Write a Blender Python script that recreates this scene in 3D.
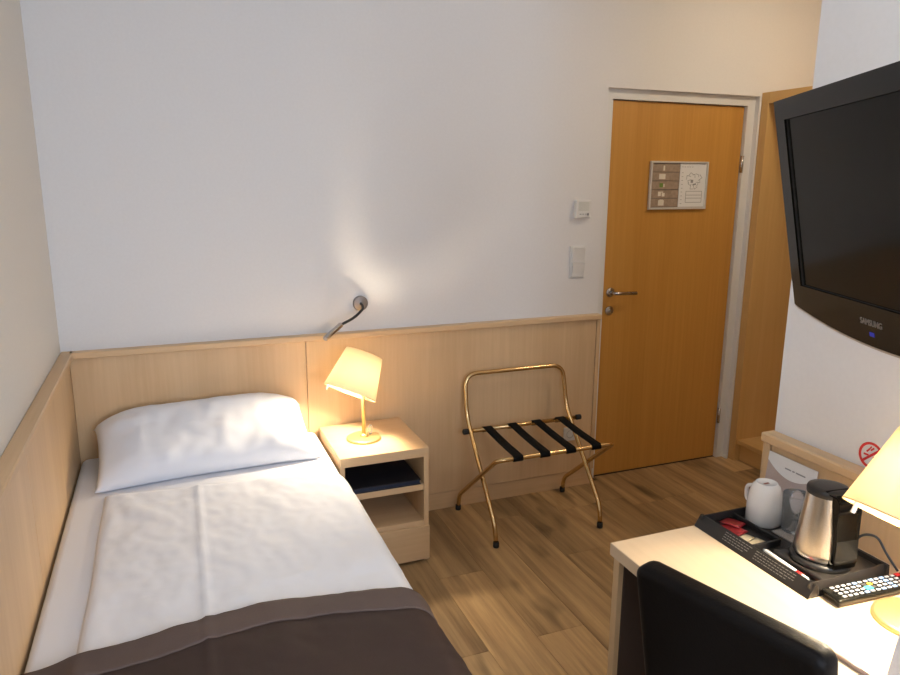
import bpy, bmesh, math, random
from mathutils import Vector, Matrix, noise
random.seed(7)
for o in list(bpy.data.objects): bpy.data.objects.remove(o)
SC = bpy.context.scene
COL = SC.collection

# ------------------------------------------------------------------ camera
F_PX, YAW, PITCH, ROLL = 713.01, 0.37762, -0.21829, 0.00583
CAM = Vector((0.42079, -3.10493, 1.61095))
fw = Vector((math.sin(YAW)*math.cos(PITCH), math.cos(YAW)*math.cos(PITCH), math.sin(PITCH)))
rt = Vector((math.cos(YAW), -math.sin(YAW), 0)); up = rt.cross(fw)
c_, s_ = math.cos(ROLL), math.sin(ROLL)
rt, up = c_*rt + s_*up, -s_*rt + c_*up
cd = bpy.data.cameras.new('camera'); cam = bpy.data.objects.new('camera', cd); COL.objects.link(cam)
cd.sensor_width = 36; cd.lens = F_PX/900*36; cd.clip_start = .02
cam.matrix_world = Matrix(((rt.x, up.x, -fw.x, CAM.x), (rt.y, up.y, -fw.y, CAM.y), (rt.z, up.z, -fw.z, CAM.z), (0, 0, 0, 1)))
SC.camera = cam

# ------------------------------------------------------------------ light and exposure
vs = SC.view_settings
vs.view_transform = 'Standard'; vs.look = 'None'; vs.gamma = 1; vs.use_curve_mapping = False
vs.exposure = 0.0
wd = bpy.data.worlds.new('sky'); SC.world = wd; wd.use_nodes = True
bg = wd.node_tree.nodes['Background']; bg.inputs[0].default_value = (.62, .76, 1, 1); bg.inputs[1].default_value = 1.2
def light(name, typ, loc, energy, color, rot=(0, 0, 0), **kw):
    l = bpy.data.lights.new(name, typ); l.energy = energy; l.color = color
    for k, v in kw.items(): setattr(l, k, v)
    o = bpy.data.objects.new(name, l); o.location = loc; o.rotation_euler = rot; COL.objects.link(o); return o
CEIL = 2.65
REAR = -4.5
# daylight entering by the window of the rear wall, behind the photographer
light('window_daylight', 'AREA', (1.225, REAR-.12, 1.6), 60, (.70, .82, 1), (math.radians(90), 0, 0), shape='RECTANGLE', size=1.3, size_y=1.3)

# ------------------------------------------------------------------ materials
MATS = {}
def nodes(name):
    m = bpy.data.materials.new(name); m.use_nodes = True; MATS[name] = m
    nt = m.node_tree; return m, nt, nt.nodes['Principled BSDF']
def link(nt, a, b): nt.links.new(a, b)
def plain(name, col, rough=.5, metal=0, bump=0, scale=200, var=.04, **kw):
    m, nt, b = nodes(name)
    b.inputs['Roughness'].default_value = rough; b.inputs['Metallic'].default_value = metal
    tc = nt.nodes.new('ShaderNodeTexCoord'); n = nt.nodes.new('ShaderNodeTexNoise')
    n.inputs['Scale'].default_value = scale; n.inputs['Detail'].default_value = 3
    link(nt, tc.outputs['Object'], n.inputs['Vector'])
    r = nt.nodes.new('ShaderNodeValToRGB')
    r.color_ramp.elements[0].position = .3; r.color_ramp.elements[1].position = .7
    r.color_ramp.elements[0].color = (*[c*(1-var) for c in col], 1)
    r.color_ramp.elements[1].color = (*[min(1, c*(1+var)) for c in col], 1)
    link(nt, n.outputs['Fac'], r.inputs[0]); link(nt, r.outputs[0], b.inputs['Base Color'])
    if bump:
        bp = nt.nodes.new('ShaderNodeBump'); bp.inputs['Strength'].default_value = bump; bp.inputs['Distance'].default_value = .002
        link(nt, n.outputs['Fac'], bp.inputs['Height']); link(nt, bp.outputs[0], b.inputs['Normal'])
    for k, v in kw.items(): b.inputs[k.replace('_', ' ')].default_value = v
    return m
def wood(name, dark, light_, axis, rough=.4, fine=60, stretch=.04, rand=0.0, knots=False, broad=6):
    m, nt, b = nodes(name); N = nt.nodes.new
    b.inputs['Roughness'].default_value = rough
    tc = N('ShaderNodeTexCoord'); mp = N('ShaderNodeMapping'); oi = N('ShaderNodeObjectInfo')
    sc = [1, 1, 1]; sc[axis] = stretch; mp.inputs['Scale'].default_value = sc
    vm = N('ShaderNodeVectorMath'); vm.operation = 'MULTIPLY_ADD'
    cx = N('ShaderNodeCombineXYZ')
    for i in range(3): link(nt, oi.outputs['Random'], cx.inputs[i])
    vm.inputs[1].default_value = (17.3, 31.7, 9.1)
    link(nt, cx.outputs[0], vm.inputs[0]); link(nt, tc.outputs['Object'], vm.inputs[2])
    link(nt, vm.outputs[0], mp.inputs['Vector'])
    n1 = N('ShaderNodeTexNoise'); n1.inputs['Scale'].default_value = fine; n1.inputs['Detail'].default_value = 6; n1.inputs['Roughness'].default_value = .65
    n2 = N('ShaderNodeTexNoise'); n2.inputs['Scale'].default_value = broad; n2.inputs['Detail'].default_value = 3; n2.inputs['Distortion'].default_value = .6
    link(nt, mp.outputs[0], n1.inputs['Vector']); link(nt, mp.outputs[0], n2.inputs['Vector'])
    mx = N('ShaderNodeMix'); mx.data_type = 'FLOAT'; mx.inputs[0].default_value = .55
    link(nt, n1.outputs['Fac'], mx.inputs[2]); link(nt, n2.outputs['Fac'], mx.inputs[3])
    r = N('ShaderNodeValToRGB'); r.color_ramp.elements[0].position = .32; r.color_ramp.elements[1].position = .68
    r.color_ramp.elements[0].color = (*dark, 1); r.color_ramp.elements[1].color = (*light_, 1)
    link(nt, mx.outputs[0], r.inputs[0])
    out = r.outputs[0]
    if knots:
        k = N('ShaderNodeTexNoise'); k.inputs['Scale'].default_value = 7; k.inputs['Detail'].default_value = 2
        mk = N('ShaderNodeMapping'); s2 = [1, 1, 1]; s2[axis] = .35; mk.inputs['Scale'].default_value = s2
        link(nt, vm.outputs[0], mk.inputs['Vector']); link(nt, mk.outputs[0], k.inputs['Vector'])
        kr = N('ShaderNodeValToRGB'); kr.color_ramp.elements[0].position = .60; kr.color_ramp.elements[1].position = .76
        kr.color_ramp.elements[0].color = (1, 1, 1, 1); kr.color_ramp.elements[1].color = (.3, .27, .24, 1)
        link(nt, k.outputs['Fac'], kr.inputs[0])
        ml = N('ShaderNodeMix'); ml.data_type = 'RGBA'; ml.blend_type = 'MULTIPLY'; ml.inputs[0].default_value = 1
        link(nt, out, ml.inputs[6]); link(nt, kr.outputs[0], ml.inputs[7]); out = ml.outputs[2]
    if rand:
        hs = N('ShaderNodeHueSaturation'); mr = N('ShaderNodeMapRange')
        mr.inputs[3].default_value = 1-rand; mr.inputs[4].default_value = 1+rand
        link(nt, oi.outputs['Random'], mr.inputs[0]); link(nt, mr.outputs[0], hs.inputs['Value'])
        link(nt, out, hs.inputs['Color']); out = hs.outputs[0]
    link(nt, out, b.inputs['Base Color'])
    bp = N('ShaderNodeBump'); bp.inputs['Strength'].default_value = .06; bp.inputs['Distance'].default_value = .002
    link(nt, n1.outputs['Fac'], bp.inputs['Height']); link(nt, bp.outputs[0], b.inputs['Normal'])
    return m
def emit(name, col, strength):
    m, nt, b = nodes(name); b.inputs['Base Color'].default_value = (*col, 1)
    b.inputs['Emission Color'].default_value = (*col, 1); b.inputs['Emission Strength'].default_value = strength; return m

wall_m = plain('wall_paint', (.78, .765, .76), .9, bump=.12, scale=90, var=.012)
cream_m = plain('cream_paint', (.76, .73, .67), .9, bump=.12, scale=90, var=.012)
frame_m = plain('white_lacquer', (.76, .75, .73), .45, var=.01)
ceil_m = plain('ceiling_paint', (.82, .81, .79), .9, var=.01)
maple_v = wood('maple_vertical', (.60, .40, .215), (.72, .51, .30), 2, .42)
maple_x = wood('maple_across', (.60, .40, .215), (.72, .51, .30), 0, .42)
maple_y = wood('maple_lengthways', (.60, .40, .215), (.72, .51, .30), 1, .42)
desk_m = wood('desk_maple', (.66, .50, .33), (.74, .58, .40), 1, .38)
beech = wood('beech_veneer', (.50, .235, .045), (.65, .335, .080), 2, .38, broad=4, stretch=.02)
ward_m = wood('wardrobe_maple', (.60, .36, .13), (.70, .46, .19), 2, .42)
ward_y = wood('wardrobe_maple_edge', (.60, .36, .13), (.70, .46, .19), 1, .42)
oak = wood('oak_laminate', (.15, .082, .034), (.62, .415, .20), 1, .42, fine=38, stretch=.05, rand=.24, knots=True, broad=7)
gap_m = plain('dark_joint', (.05, .035, .02), .9)
linen = plain('white_linen', (.79, .81, .87), .85, bump=.15, scale=700, var=.015)
sheet_m = plain('white_sheet', (.78, .80, .86), .85, bump=.12, scale=600, var=.015)
brown = plain('brown_satin', (.050, .033, .029), .75, bump=.1, scale=500, var=.08, Specular_IOR_Level=.2)
brown_b = plain('taupe_band', (.115, .085, .078), .75, bump=.1, scale=500, var=.06, Specular_IOR_Level=.2)
black_l = plain('black_leather', (.006, .0045, .004), .5, bump=.25, scale=260, Specular_IOR_Level=.12)
brass = plain('brass_tube', (.72, .52, .26), .22, 1, var=.03)
gold = plain('satin_gold', (.74, .53, .24), .4, .75, var=.03)
steel = plain('brushed_steel', (.60, .57, .53), .28, 1, scale=300, var=.05)
chrome = plain('satin_nickel', (.55, .52, .50), .25, 1)
alu = plain('aluminium', (.70, .68, .65), .5, .4)
rubber = plain('black_rubber', (.012, .012, .012), .7)
strap_m = plain('black_webbing', (.006, .006, .006), .85, bump=.4, scale=500, Specular_IOR_Level=.15)
blk = plain('black_plastic', (.014, .013, .013), .38)
tray_m = plain('black_tray', (.016, .014, .013), .42, bump=.1, scale=600)
gloss = plain('piano_black', (.008, .008, .007), .14, Specular_IOR_Level=.2)
bezel_side = plain('edge_reflection_grey', (.05, .052, .055), .3)
screen_m = plain('dark_screen', (.010, .009, .007), .12, Specular_IOR_Level=.08)
gap_black = plain('bezel_gap', (.002, .002, .002), .9)
white_p = plain('white_plastic', (.78, .77, .75), .35, var=.01)
china = plain('white_china', (.82, .81, .80), .18, var=.01)
paper = plain('white_paper', (.80, .80, .80), .7, var=.01)
mauve = plain('mauve_print', (.46, .38, .36), .6)
tan_m = plain('tan_print', (.36, .27, .20), .6, scale=60, var=.15)
grey_p = plain('grey_print', (.30, .30, .31), .8)
light_p = plain('cream_print', (.75, .70, .60), .8)
green_p = plain('green_print', (.16, .27, .06), .8)
red_p = plain('red_print', (.62, .022, .02), .6)
red_foil = plain('red_foil', (.30, .018, .022), .3, .2, scale=40, var=.3)
cream_f = plain('cream_sachet', (.62, .52, .34), .5)
yellow_f = plain('yellow_sachet', (.72, .52, .12), .45)
navy = plain('navy_leatherette', (.012, .014, .022), .4)
navy_e = plain('navy_edge', (.02, .03, .06), .5)
blue_led = emit('blue_led', (.02, .03, .45), .15)
silver_p = plain('silver_print', (.50, .46, .42), .35, .6)
key_w = plain('pale_keys', (.38, .39, .42), .5)
key_b = plain('blue_keys', (.25, .40, .72), .5)
key_g = plain('dark_keys', (.05, .05, .05), .5)
key_y = plain('yellow_key', (.75, .5, .05), .5)
key_t = plain('teal_key', (.05, .5, .55), .5)
pen_m = plain('pen_barrel', (.28, .20, .17), .35)
card_m = plain('pale_card', (.72, .72, .75), .8)
saucer_m = plain('grey_doily', (.30, .28, .26), .4, scale=900, var=.7)
glass_m, nt, b = nodes('clear_glass')
b.inputs['Base Color'].default_value = (.9, .92, .93, 1); b.inputs['Roughness'].default_value = .04
tp = nt.nodes.new('ShaderNodeBsdfTransparent'); tp.inputs[0].default_value = (.99, .99, .99, 1)
gy = nt.nodes.new('ShaderNodeBsdfGlossy'); gy.inputs['Roughness'].default_value = .03
fz = nt.nodes.new('ShaderNodeFresnel'); fz.inputs[0].default_value = 1.3
mg1 = nt.nodes.new('ShaderNodeMixShader'); link(nt, fz.outputs[0], mg1.inputs[0]); link(nt, tp.outputs[0], mg1.inputs[1]); link(nt, gy.outputs[0], mg1.inputs[2])
mg2 = nt.nodes.new('ShaderNodeMixShader'); mg2.inputs[0].default_value = .12; link(nt, mg1.outputs[0], mg2.inputs[1]); link(nt, b.outputs[0], mg2.inputs[2])
link(nt, mg2.outputs[0], nt.nodes['Material Output'].inputs['Surface'])
acryl, nt, b = nodes('clear_acrylic')
b.inputs['Base Color'].default_value = (.95, .93, .9, 1); b.inputs['Transmission Weight'].default_value = .7; b.inputs['Roughness'].default_value = .12
shade_m, nt, b = nodes('lamp_shade_fabric')
tr = nt.nodes.new('ShaderNodeBsdfTranslucent'); tr.inputs[0].default_value = (.97, .87, .66, 1)
di = nt.nodes.new('ShaderNodeBsdfDiffuse'); di.inputs[0].default_value = (.86, .78, .62, 1)
wv = nt.nodes.new('ShaderNodeTexNoise'); wv.inputs['Scale'].default_value = 400
bp = nt.nodes.new('ShaderNodeBump'); bp.inputs['Strength'].default_value = .1; bp.inputs['Distance'].default_value = .001
link(nt, wv.outputs['Fac'], bp.inputs['Height']); link(nt, bp.outputs[0], di.inputs['Normal'])
ms = nt.nodes.new('ShaderNodeMixShader'); ms.inputs[0].default_value = .42
link(nt, di.outputs[0], ms.inputs[1]); link(nt, tr.outputs[0], ms.inputs[2])
link(nt, ms.outputs[0], nt.nodes['Material Output'].inputs['Surface']); nt.nodes.remove(b)

# ------------------------------------------------------------------ mesh helpers
def box(bm, x0, x1, y0, y1, z0, z1, bev=0, seg=2, mat=None):
    t = bmesh.new(); bmesh.ops.create_cube(t, size=1)
    for v in t.verts: v.co = Vector(((x0+x1)/2+v.co.x*(x1-x0), (y0+y1)/2+v.co.y*(y1-y0), (z0+z1)/2+v.co.z*(z1-z0)))
    if bev: bmesh.ops.bevel(t, geom=t.edges[:], offset=bev, segments=seg, profile=.5, affect='EDGES')
    if mat: t.transform(mat)
    merge(bm, t)
def merge(bm, t):
    me = bpy.data.meshes.new('tmp'); t.to_mesh(me); t.free(); bm.from_mesh(me); bpy.data.meshes.remove(me)
def B(*a, **k):
    bm = bmesh.new(); box(bm, *a, **k); return bm
def smooth_path(pts, r, n=6):
    """polyline with its inner corners rounded by radius r"""
    P = [Vector(p) for p in pts]; out = [P[0]]
    for i in range(1, len(P)-1):
        a, b_, c = P[i-1], P[i], P[i+1]
        rr = r[i] if isinstance(r, (list, tuple)) else r
        d1 = (a-b_); d2 = (c-b_); k = min(rr, d1.length*.49, d2.length*.49)
        s, e = b_+d1.normalized()*k, b_+d2.normalized()*k
        for j in range(n+1):
            t = j/n; out.append(s*(1-t)**2 + b_*2*t*(1-t) + e*t*t)
    out.append(P[-1]); return out
def tube(bm, pts, r, n=12, cap=True):
    P = [Vector(p) for p in pts]; rings = []
    T = [(P[min(i+1, len(P)-1)]-P[max(i-1, 0)]).normalized() for i in range(len(P))]
    nrm = T[0].orthogonal().normalized()
    for i, p in enumerate(P):
        nrm = (nrm - T[i]*nrm.dot(T[i])).normalized(); bi = T[i].cross(nrm)
        rr = r[i] if isinstance(r, (list, tuple)) else r
        rings.append([bm.verts.new(p + (nrm*math.cos(2*math.pi*k/n)+bi*math.sin(2*math.pi*k/n))*rr) for k in range(n)])
    for a, b_ in zip(rings, rings[1:]):
        for k in range(n): bm.faces.new((a[k], a[(k+1) % n], b_[(k+1) % n], b_[k])).smooth = True
    if cap: bm.faces.new(rings[0][::-1]); bm.faces.new(rings[-1])
    return bm
def lathe(bm, prof, n=32, c=(0, 0, 0), closed=False):
    rings = []
    for r, z in prof:
        if r < 1e-6: rings.append([bm.verts.new((c[0], c[1], c[2]+z))])
        else: rings.append([bm.verts.new((c[0]+r*math.cos(2*math.pi*k/n), c[1]+r*math.sin(2*math.pi*k/n), c[2]+z)) for k in range(n)])
    pr = list(zip(rings, rings[1:])) + ([(rings[-1], rings[0])] if closed else [])
    for a, b_ in pr:
        for k in range(n):
            q = []
            for v in (a[k % len(a)], a[(k+1) % len(a)], b_[(k+1) % len(b_)], b_[k % len(b_)]):
                if v not in q: q.append(v)
            if len(q) > 2: bm.faces.new(q).smooth = True
    return bm
def prism(bm, poly, z0, z1, mat=None):
    t = bmesh.new()
    a = [t.verts.new((x, y, z0)) for x, y in poly]; b_ = [t.verts.new((x, y, z1)) for x, y in poly]
    t.faces.new(a[::-1]); t.faces.new(b_)
    for i in range(len(poly)): j = (i+1) % len(poly); t.faces.new((a[i], a[j], b_[j], b_[i]))
    bmesh.ops.recalc_face_normals(t, faces=t.faces[:])
    if mat: t.transform(mat)
    merge(bm, t); return bm
def obj(name, bm, mat, parent=None, world=False, label=None):
    """link a bmesh as one mesh object; world=True: the shape was drawn in room coordinates"""
    if isinstance(bm, bpy.types.Mesh): me = bm
    else:
        bmesh.ops.recalc_face_normals(bm, faces=bm.faces[:])
        me = bpy.data.meshes.new(name); bm.to_mesh(me); bm.free(); me.materials.append(mat)
    o = bpy.data.objects.new(name, me); COL.objects.link(o)
    if parent:
        o.parent = parent
        if world:
            off = Vector(); p = parent
            while p: off += p.location; p = p.parent
            me.transform(Matrix.Translation(-off))
    if label: o['label'] = label
    return o
def base_origin(o):
    """move a single mesh thing's origin to the centre of its base"""
    co = [v.co for v in o.data.vertices]
    m = Vector(((min(c.x for c in co)+max(c.x for c in co))/2, (min(c.y for c in co)+max(c.y for c in co))/2, min(c.z for c in co)))
    o.data.transform(Matrix.Translation(-m)); o.location = m
def tag(o, label, cat, group=None):
    o['label'] = label; o['category'] = cat
    if group: o['group'] = group
    return o
def thing(name, label, cat, loc=(0, 0, 0), rotz=0, group=None):
    o = bpy.data.objects.new(name, None); COL.objects.link(o); o.empty_display_size = .1
    o.location = loc; o.rotation_euler = (0, 0, rotz); return tag(o, label, cat, group)
def struct(name, bm, mat, label, cat):
    if bm is None:
        o = bpy.data.objects.new(name, None); COL.objects.link(o)
    else: o = obj(name, bm, mat)
    o['kind'] = 'structure'; return tag(o, label, cat)
def text_bm(txt, size, mat4, depth=.0008):
    cu = bpy.data.curves.new('t', 'FONT'); cu.body = txt; cu.size = size; cu.extrude = depth; cu.align_x = 'CENTER'; cu.align_y = 'CENTER'
    o = bpy.data.objects.new('t', cu); COL.objects.link(o)
    me = bpy.data.meshes.new_from_object(o.evaluated_get(bpy.context.evaluated_depsgraph_get()))
    bm = bmesh.new(); bm.from_mesh(me); bm.transform(mat4)
    bpy.data.objects.remove(o); bpy.data.curves.remove(cu); bpy.data.meshes.remove(me); return bm

# ------------------------------------------------------------------ the room
XR, YC = 1.95, -1.695          # face of the wall with the television, and its outer corner
XW, XE = 3.435, 4.04           # wardrobe front, hall's end
DX0, DX1, DZ, DY = 2.475, 3.425, 2.052, .048
# floor: an underlay and each plank on it
fl = bmesh.new(); box(fl, 0, XR, REAR, 0, -.05, -.010); box(fl, XR, XE, YC, DY, -.05, -.010)
floor = struct('floor', fl, gap_m, 'wood floor of brown oak-look planks running lengthways', 'floor')
PW, PL = .195, 1.285; cache = {}
def plank(x, y0, y1, w=PW):
    key = (round(y1-y0, 3), round(w, 3))
    if key not in cache:
        o = obj('plank', B(.0004, w-.0004, .0004, key[0]-.0004, -.010, 0, bev=.0009, seg=1), oak, floor); cache[key] = o.data
    else: o = obj('plank', cache[key], oak, floor)
    o.location = (x, y0, 0)
for i in range(21):
    x = i*PW; w = min(PW, XE-x)
    lo = REAR if x+1e-6 < XR-.01 else YC
    hi = DY if DX0 < x < DX1 else 0
    y = hi - random.choice((.35, .62, .88, 1.1, .22)) - .03*random.random()
    edges = [hi]
    while y > lo+.12: edges.append(y); y -= PL
    edges.append(lo)
    for a, b_ in zip(edges, edges[1:]): plank(x, b_, a, w)

T = .12
bw = bmesh.new()
box(bw, -T, DX0, 0, T, 0, CEIL); box(bw, DX1, XE+T, 0, T, 0, CEIL); box(bw, DX0, DX1, 0, T, DZ, CEIL)
struct('wall_back', bw, wall_m, 'white plastered wall behind the bed with a door opening', 'wall')
struct('wall_left', B(-T, 0, REAR, 0, 0, CEIL), cream_m, 'off-white wall along the side of the bed', 'wall')
struct('wall_right', B(XR, XE+T, REAR-.3, YC, 0, CEIL), wall_m, 'white wall with the television and the desk, ending at a corner', 'wall')
struct('wall_hall', B(XE, XE+T, YC, 0, 0, CEIL), wall_m, 'white end wall behind the wardrobe', 'wall')
rw = bmesh.new(); WX0, WX1, WZ0, WZ1 = .57, 1.88, .95, 2.25
box(rw, -T, WX0, REAR-.2, REAR, 0, CEIL); box(rw, WX1, XR, REAR-.2, REAR, 0, CEIL)
box(rw, WX0, WX1, REAR-.2, REAR, 0, WZ0); box(rw, WX0, WX1, REAR-.2, REAR, WZ1, CEIL)
struct('wall_rear', rw, wall_m, 'white window wall at the foot end of the room', 'wall')
win = struct('window_1', None, None, 'white-framed window in the wall at the foot end', 'window'); win.location = (1.225, REAR-.08, WZ0)
for a in ((WX0, WX0+.05, WZ0, WZ1), (WX1-.05, WX1, WZ0, WZ1), (WX0+.05, WX1-.05, WZ0, WZ0+.05), (WX0+.05, WX1-.05, WZ1-.05, WZ1), (1.205, 1.245, WZ0+.05, WZ1-.05)):
    obj('window_frame', B(a[0], a[1], REAR-.1, REAR-.05, a[2], a[3], bev=.004, seg=1), frame_m, win, True)
ce = bmesh.new(); box(ce, -T, XR, REAR-.2, T, CEIL, CEIL+.1); box(ce, XR, XE+T, YC, T, CEIL, CEIL+.1)
struct('ceiling', ce, ceil_m, 'flat white ceiling', 'ceiling')

# wainscot of maple panels with a cap rail and a plinth
WT, CT, ZW, ZP = .030, .047, .938, .088
def wainscot(name, axis, spans, lo, hi, fixed, sgn, label):
    """axis 'x': runs along x on a wall y=fixed; axis 'y': runs along y on a wall x=fixed; sgn = direction into the room"""
    t = struct(name, None, None, label, 'panelling'); t.location = (lo, fixed, 0) if axis == 'x' else (fixed, lo, 0)
    def pc(nm, a, b_, d0, d1, z0, z1, m, bev=.0015):
        d = sorted((fixed+sgn*d0, fixed+sgn*d1))
        bm = B(a, b_, d[0], d[1], z0, z1, bev=bev, seg=1) if axis == 'x' else B(d[0], d[1], a, b_, z0, z1, bev=bev, seg=1)
        return obj(nm, bm, m, t, True)
    for a, b_ in spans: pc('panel', a+.001, b_-.001, 0, WT, ZP+.003, ZW-.026, maple_v)
    pc('plinth', lo, hi, 0, WT-.006, 0, ZP, maple_x if axis == 'x' else maple_y)
    pc('cap_rail', lo, hi, 0, CT, ZW-.026, ZW, maple_x if axis == 'x' else maple_y, .004)
    return t, pc
t, pc = wainscot('trim_1', 'x', [(.03, .957), (.957, DX0-.022)], .03, DX0, 0, -1, 'pale maple wainscot with cap rail on the wall behind bed and luggage rack')
pc('end_strip', DX0-.021, DX0, 0, .036, ZP+.003, ZW-.026, maple_v)
wainscot('trim_2', 'y', [(-1.02, 0), (-2.10, -1.02)], -2.10, 0, 0, 1, 'pale maple wainscot with cap rail along the left side of the bed')
t, pc = wainscot('trim_3', 'y', [(-2.7, YC-.022), (-3.7, -2.7)], -3.7, YC+.004, XR, -1, 'pale maple wainscot with cap rail behind the desk')
pc('end_strip', YC-.021, YC+.004, -.0, .034, ZP+.003, ZW-.026, maple_v)

# door in its recess
dr = struct('door_1', None, None, 'honey-orange beech door in a white frame', 'door'); dr.location = (2.95, DY, 0)
LX0, LX1, LZ = 2.528, 3.371, 2.0
leaf = obj('door_leaf', B(LX0, LX1, DY, DY+.04, .006, LZ, bev=.002, seg=1), beech, dr, True)
fr = bmesh.new()
box(fr, DX0, LX0-.004, DY-.018, T, 0, DZ); box(fr, LX1+.004, DX1, DY-.018, T, 0, DZ); box(fr, LX0-.004, LX1+.004, DY-.018, T, LZ+.004, DZ)
obj('door_frame', fr, frame_m, dr, True)
obj('door_light_stop', B(LX0-.004, LX1+.004, DY+.041, DY+.05, -.05, LZ+.004), gap_m, dr, True)  # unseen sheet added behind the leaf to block light from outside
obj('sill_light_stop', B(DX0, DX1, DY+.0005, DY+.06, -.05, .002), gap_m, dr, True)  # box added under the leaf to stop light leaking in below it
obj('corner_strip', B(DX1-.008, DX1-.0005, -.012, DY-.018, 0, .02, bev=.001, seg=1), white_p, dr, True)
hx, hz = 2.578, 1.034
hd = bmesh.new(); M = Matrix.Translation((hx, DY, hz)) @ Matrix.Rotation(math.radians(90), 4, 'X')
lathe(hd, [(0, .008), (.022, .008), (.025, .005), (.025, 0), (0, 0)], 24); hd.transform(M)
rose = obj('handle_rosette', hd, chrome, dr, True)
lv = bmesh.new(); tube(lv, smooth_path([(hx, DY-.006, hz), (hx, DY-.052, hz), (hx+.13, DY-.052, hz-.004)], .02), .0095)
obj('lever', lv, chrome, rose, True)
kd = bmesh.new(); lathe(kd, [(0, .007), (.022, .007), (.025, .004), (.025, 0), (0, 0)], 24); kd.transform(Matrix.Translation((hx, DY, .935)) @ Matrix.Rotation(math.radians(90), 4, 'X'))
kr = obj('lock_rosette', kd, chrome, dr, True)
kc = bmesh.new(); lathe(kc, [(0, .012), (.008, .012), (.0085, .007), (0, .007)], 16); kc.transform(Matrix.Translation((hx, DY, .935)) @ Matrix.Rotation(math.radians(90), 4, 'X'))
obj('lock_cylinder', kc, steel, kr, True)
for z in (1.70, .26):
    hb = bmesh.new(); tube(hb, [(LX1+.004, DY-.012, z-.045), (LX1+.004, DY-.012, z+.045)], .0085); obj('hinge', hb, chrome, dr, True)

# ------------------------------------------------------------------ wardrobe niche beside the door
wr = thing('open_wardrobe', 'open maple wardrobe with raised plinth shelf standing beside the door', 'wardrobe', (XW, -.8, 0))
obj('side_panel', B(XW, XE-.01, -.052, -.002, 0, 2.07, bev=.0015, seg=1), ward_m, wr, True)
obj('top_board', B(XW, XE-.01, -1.6, -.0525, 2.012, 2.07, bev=.0015, seg=1), ward_y, wr, True)
obj('bottom_shelf', B(XW+.012, XE-.03, -1.6, -.0525, .105, .130, bev=.0015, seg=1), ward_y, wr, True)
obj('kick_board', B(XW+.040, XW+.058, -1.6, -.0525, 0, .105, bev=.001, seg=1), ward_y, wr, True)
obj('back_panel', B(XE-.03, XE-.012, -1.6, -.0525, .13, 2.012), ward_m, wr, True)
obj('side_panel', B(XW, XE-.01, -1.65, -1.6005, 0, 2.07, bev=.0015, seg=1), ward_m, wr, True)

# ------------------------------------------------------------------ bed
BX0, BX1, BY1, BZ = .036, .985, -2.07, .50
bed = thing('bed', 'single bed with white sheeted mattress in the maple-panelled corner', 'bed', (.51, -1.06, 0))
obj('bed_base', B(BX0+.02, BX1-.03, BY1+.03, -.06, .06, .27, bev=.006), maple_y, bed, True)
for x in (.10, .90):
    for y in (-.15, -1.95):
        l = bmesh.new(); tube(l, [(x, y, 0), (x, y, .06)], .025, 14); obj('leg', l, blk, bed, True)
mt = B(BX0, BX1, BY1, -.035, .27, BZ, bev=.028, seg=4)
for f in mt.faces: f.smooth = True
obj('mattress', mt, sheet_m, bed, True)

def nz(x, y, s, k=0): return noise.noise(Vector((x*s, y*s, k)))
def cloth(fn, nu, nv, th=0):
    bm = bmesh.new(); g = [[bm.verts.new(fn(i/nu, j/nv)) for j in range(nv+1)] for i in range(nu+1)]
    for i in range(nu):
        for j in range(nv): bm.faces.new((g[i][j], g[i+1][j], g[i+1][j+1], g[i][j+1])).smooth = True
    bmesh.ops.recalc_face_normals(bm, faces=bm.faces[:])
    return bm
def drape(s, x0, xe, z, r=.03):
    """arc length s across the bed from x0; bends down over the edge xe"""
    L1 = xe-r-x0
    if s <= L1: return x0+s, z
    a = (s-L1)/r
    if a < math.pi/2: return xe-r+r*math.sin(a), z-r+r*math.cos(a)
    return xe, z-r-(s-L1-r*math.pi/2)
def duvet_z(x, y):
    h = .014
    h += .010*math.exp(-((x-.463-.02*(y+.5))/.010)**2)*.5                      # pressed centre fold
    h += .006*nz(x, y*.5, 5, 1) + .003*nz(x, y, 14, 2) + .002*nz(x, y, 30, 6)
    h += .007*max(0, nz(x*1.2+y*.6, y*.4-x*.5, 9, 5))
    return h
def duvet_f(u, v):
    x0 = .150+.008*nz(0, v, 4, 9); S = 1.02
    s = u*S; xx, zz = drape(s, x0, .998, BZ, .06)
    yt = -.475-.075*min(1, s/.85)+.010*nz(u, 0, 6, 3)
    y = yt+(BY1-.01-yt)*v
    e = min(1, u/.035, v/.03); e = math.sqrt(max(0, 1-(1-e)**2))
    h = duvet_z(xx, y)*e
    if zz >= BZ-1e-5: return Vector((xx, y, BZ+.003+h))
    k = (BZ-zz); ripple = .006*nz(0, y, 9, 4)*min(1, k/.1)
    return Vector((xx+h*min(1, k/.04)*.7+ripple, y, zz+.003+h*max(0, 1-k/.04)))
du = obj('duvet', cloth(duvet_f, 110, 130), linen)
m = du.modifiers.new('thick', 'SOLIDIFY'); m.thickness = .006; m.offset = -1
tag(du, 'white cotton duvet spread smooth over the bed, pressed fold down the middle', 'duvet')
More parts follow.
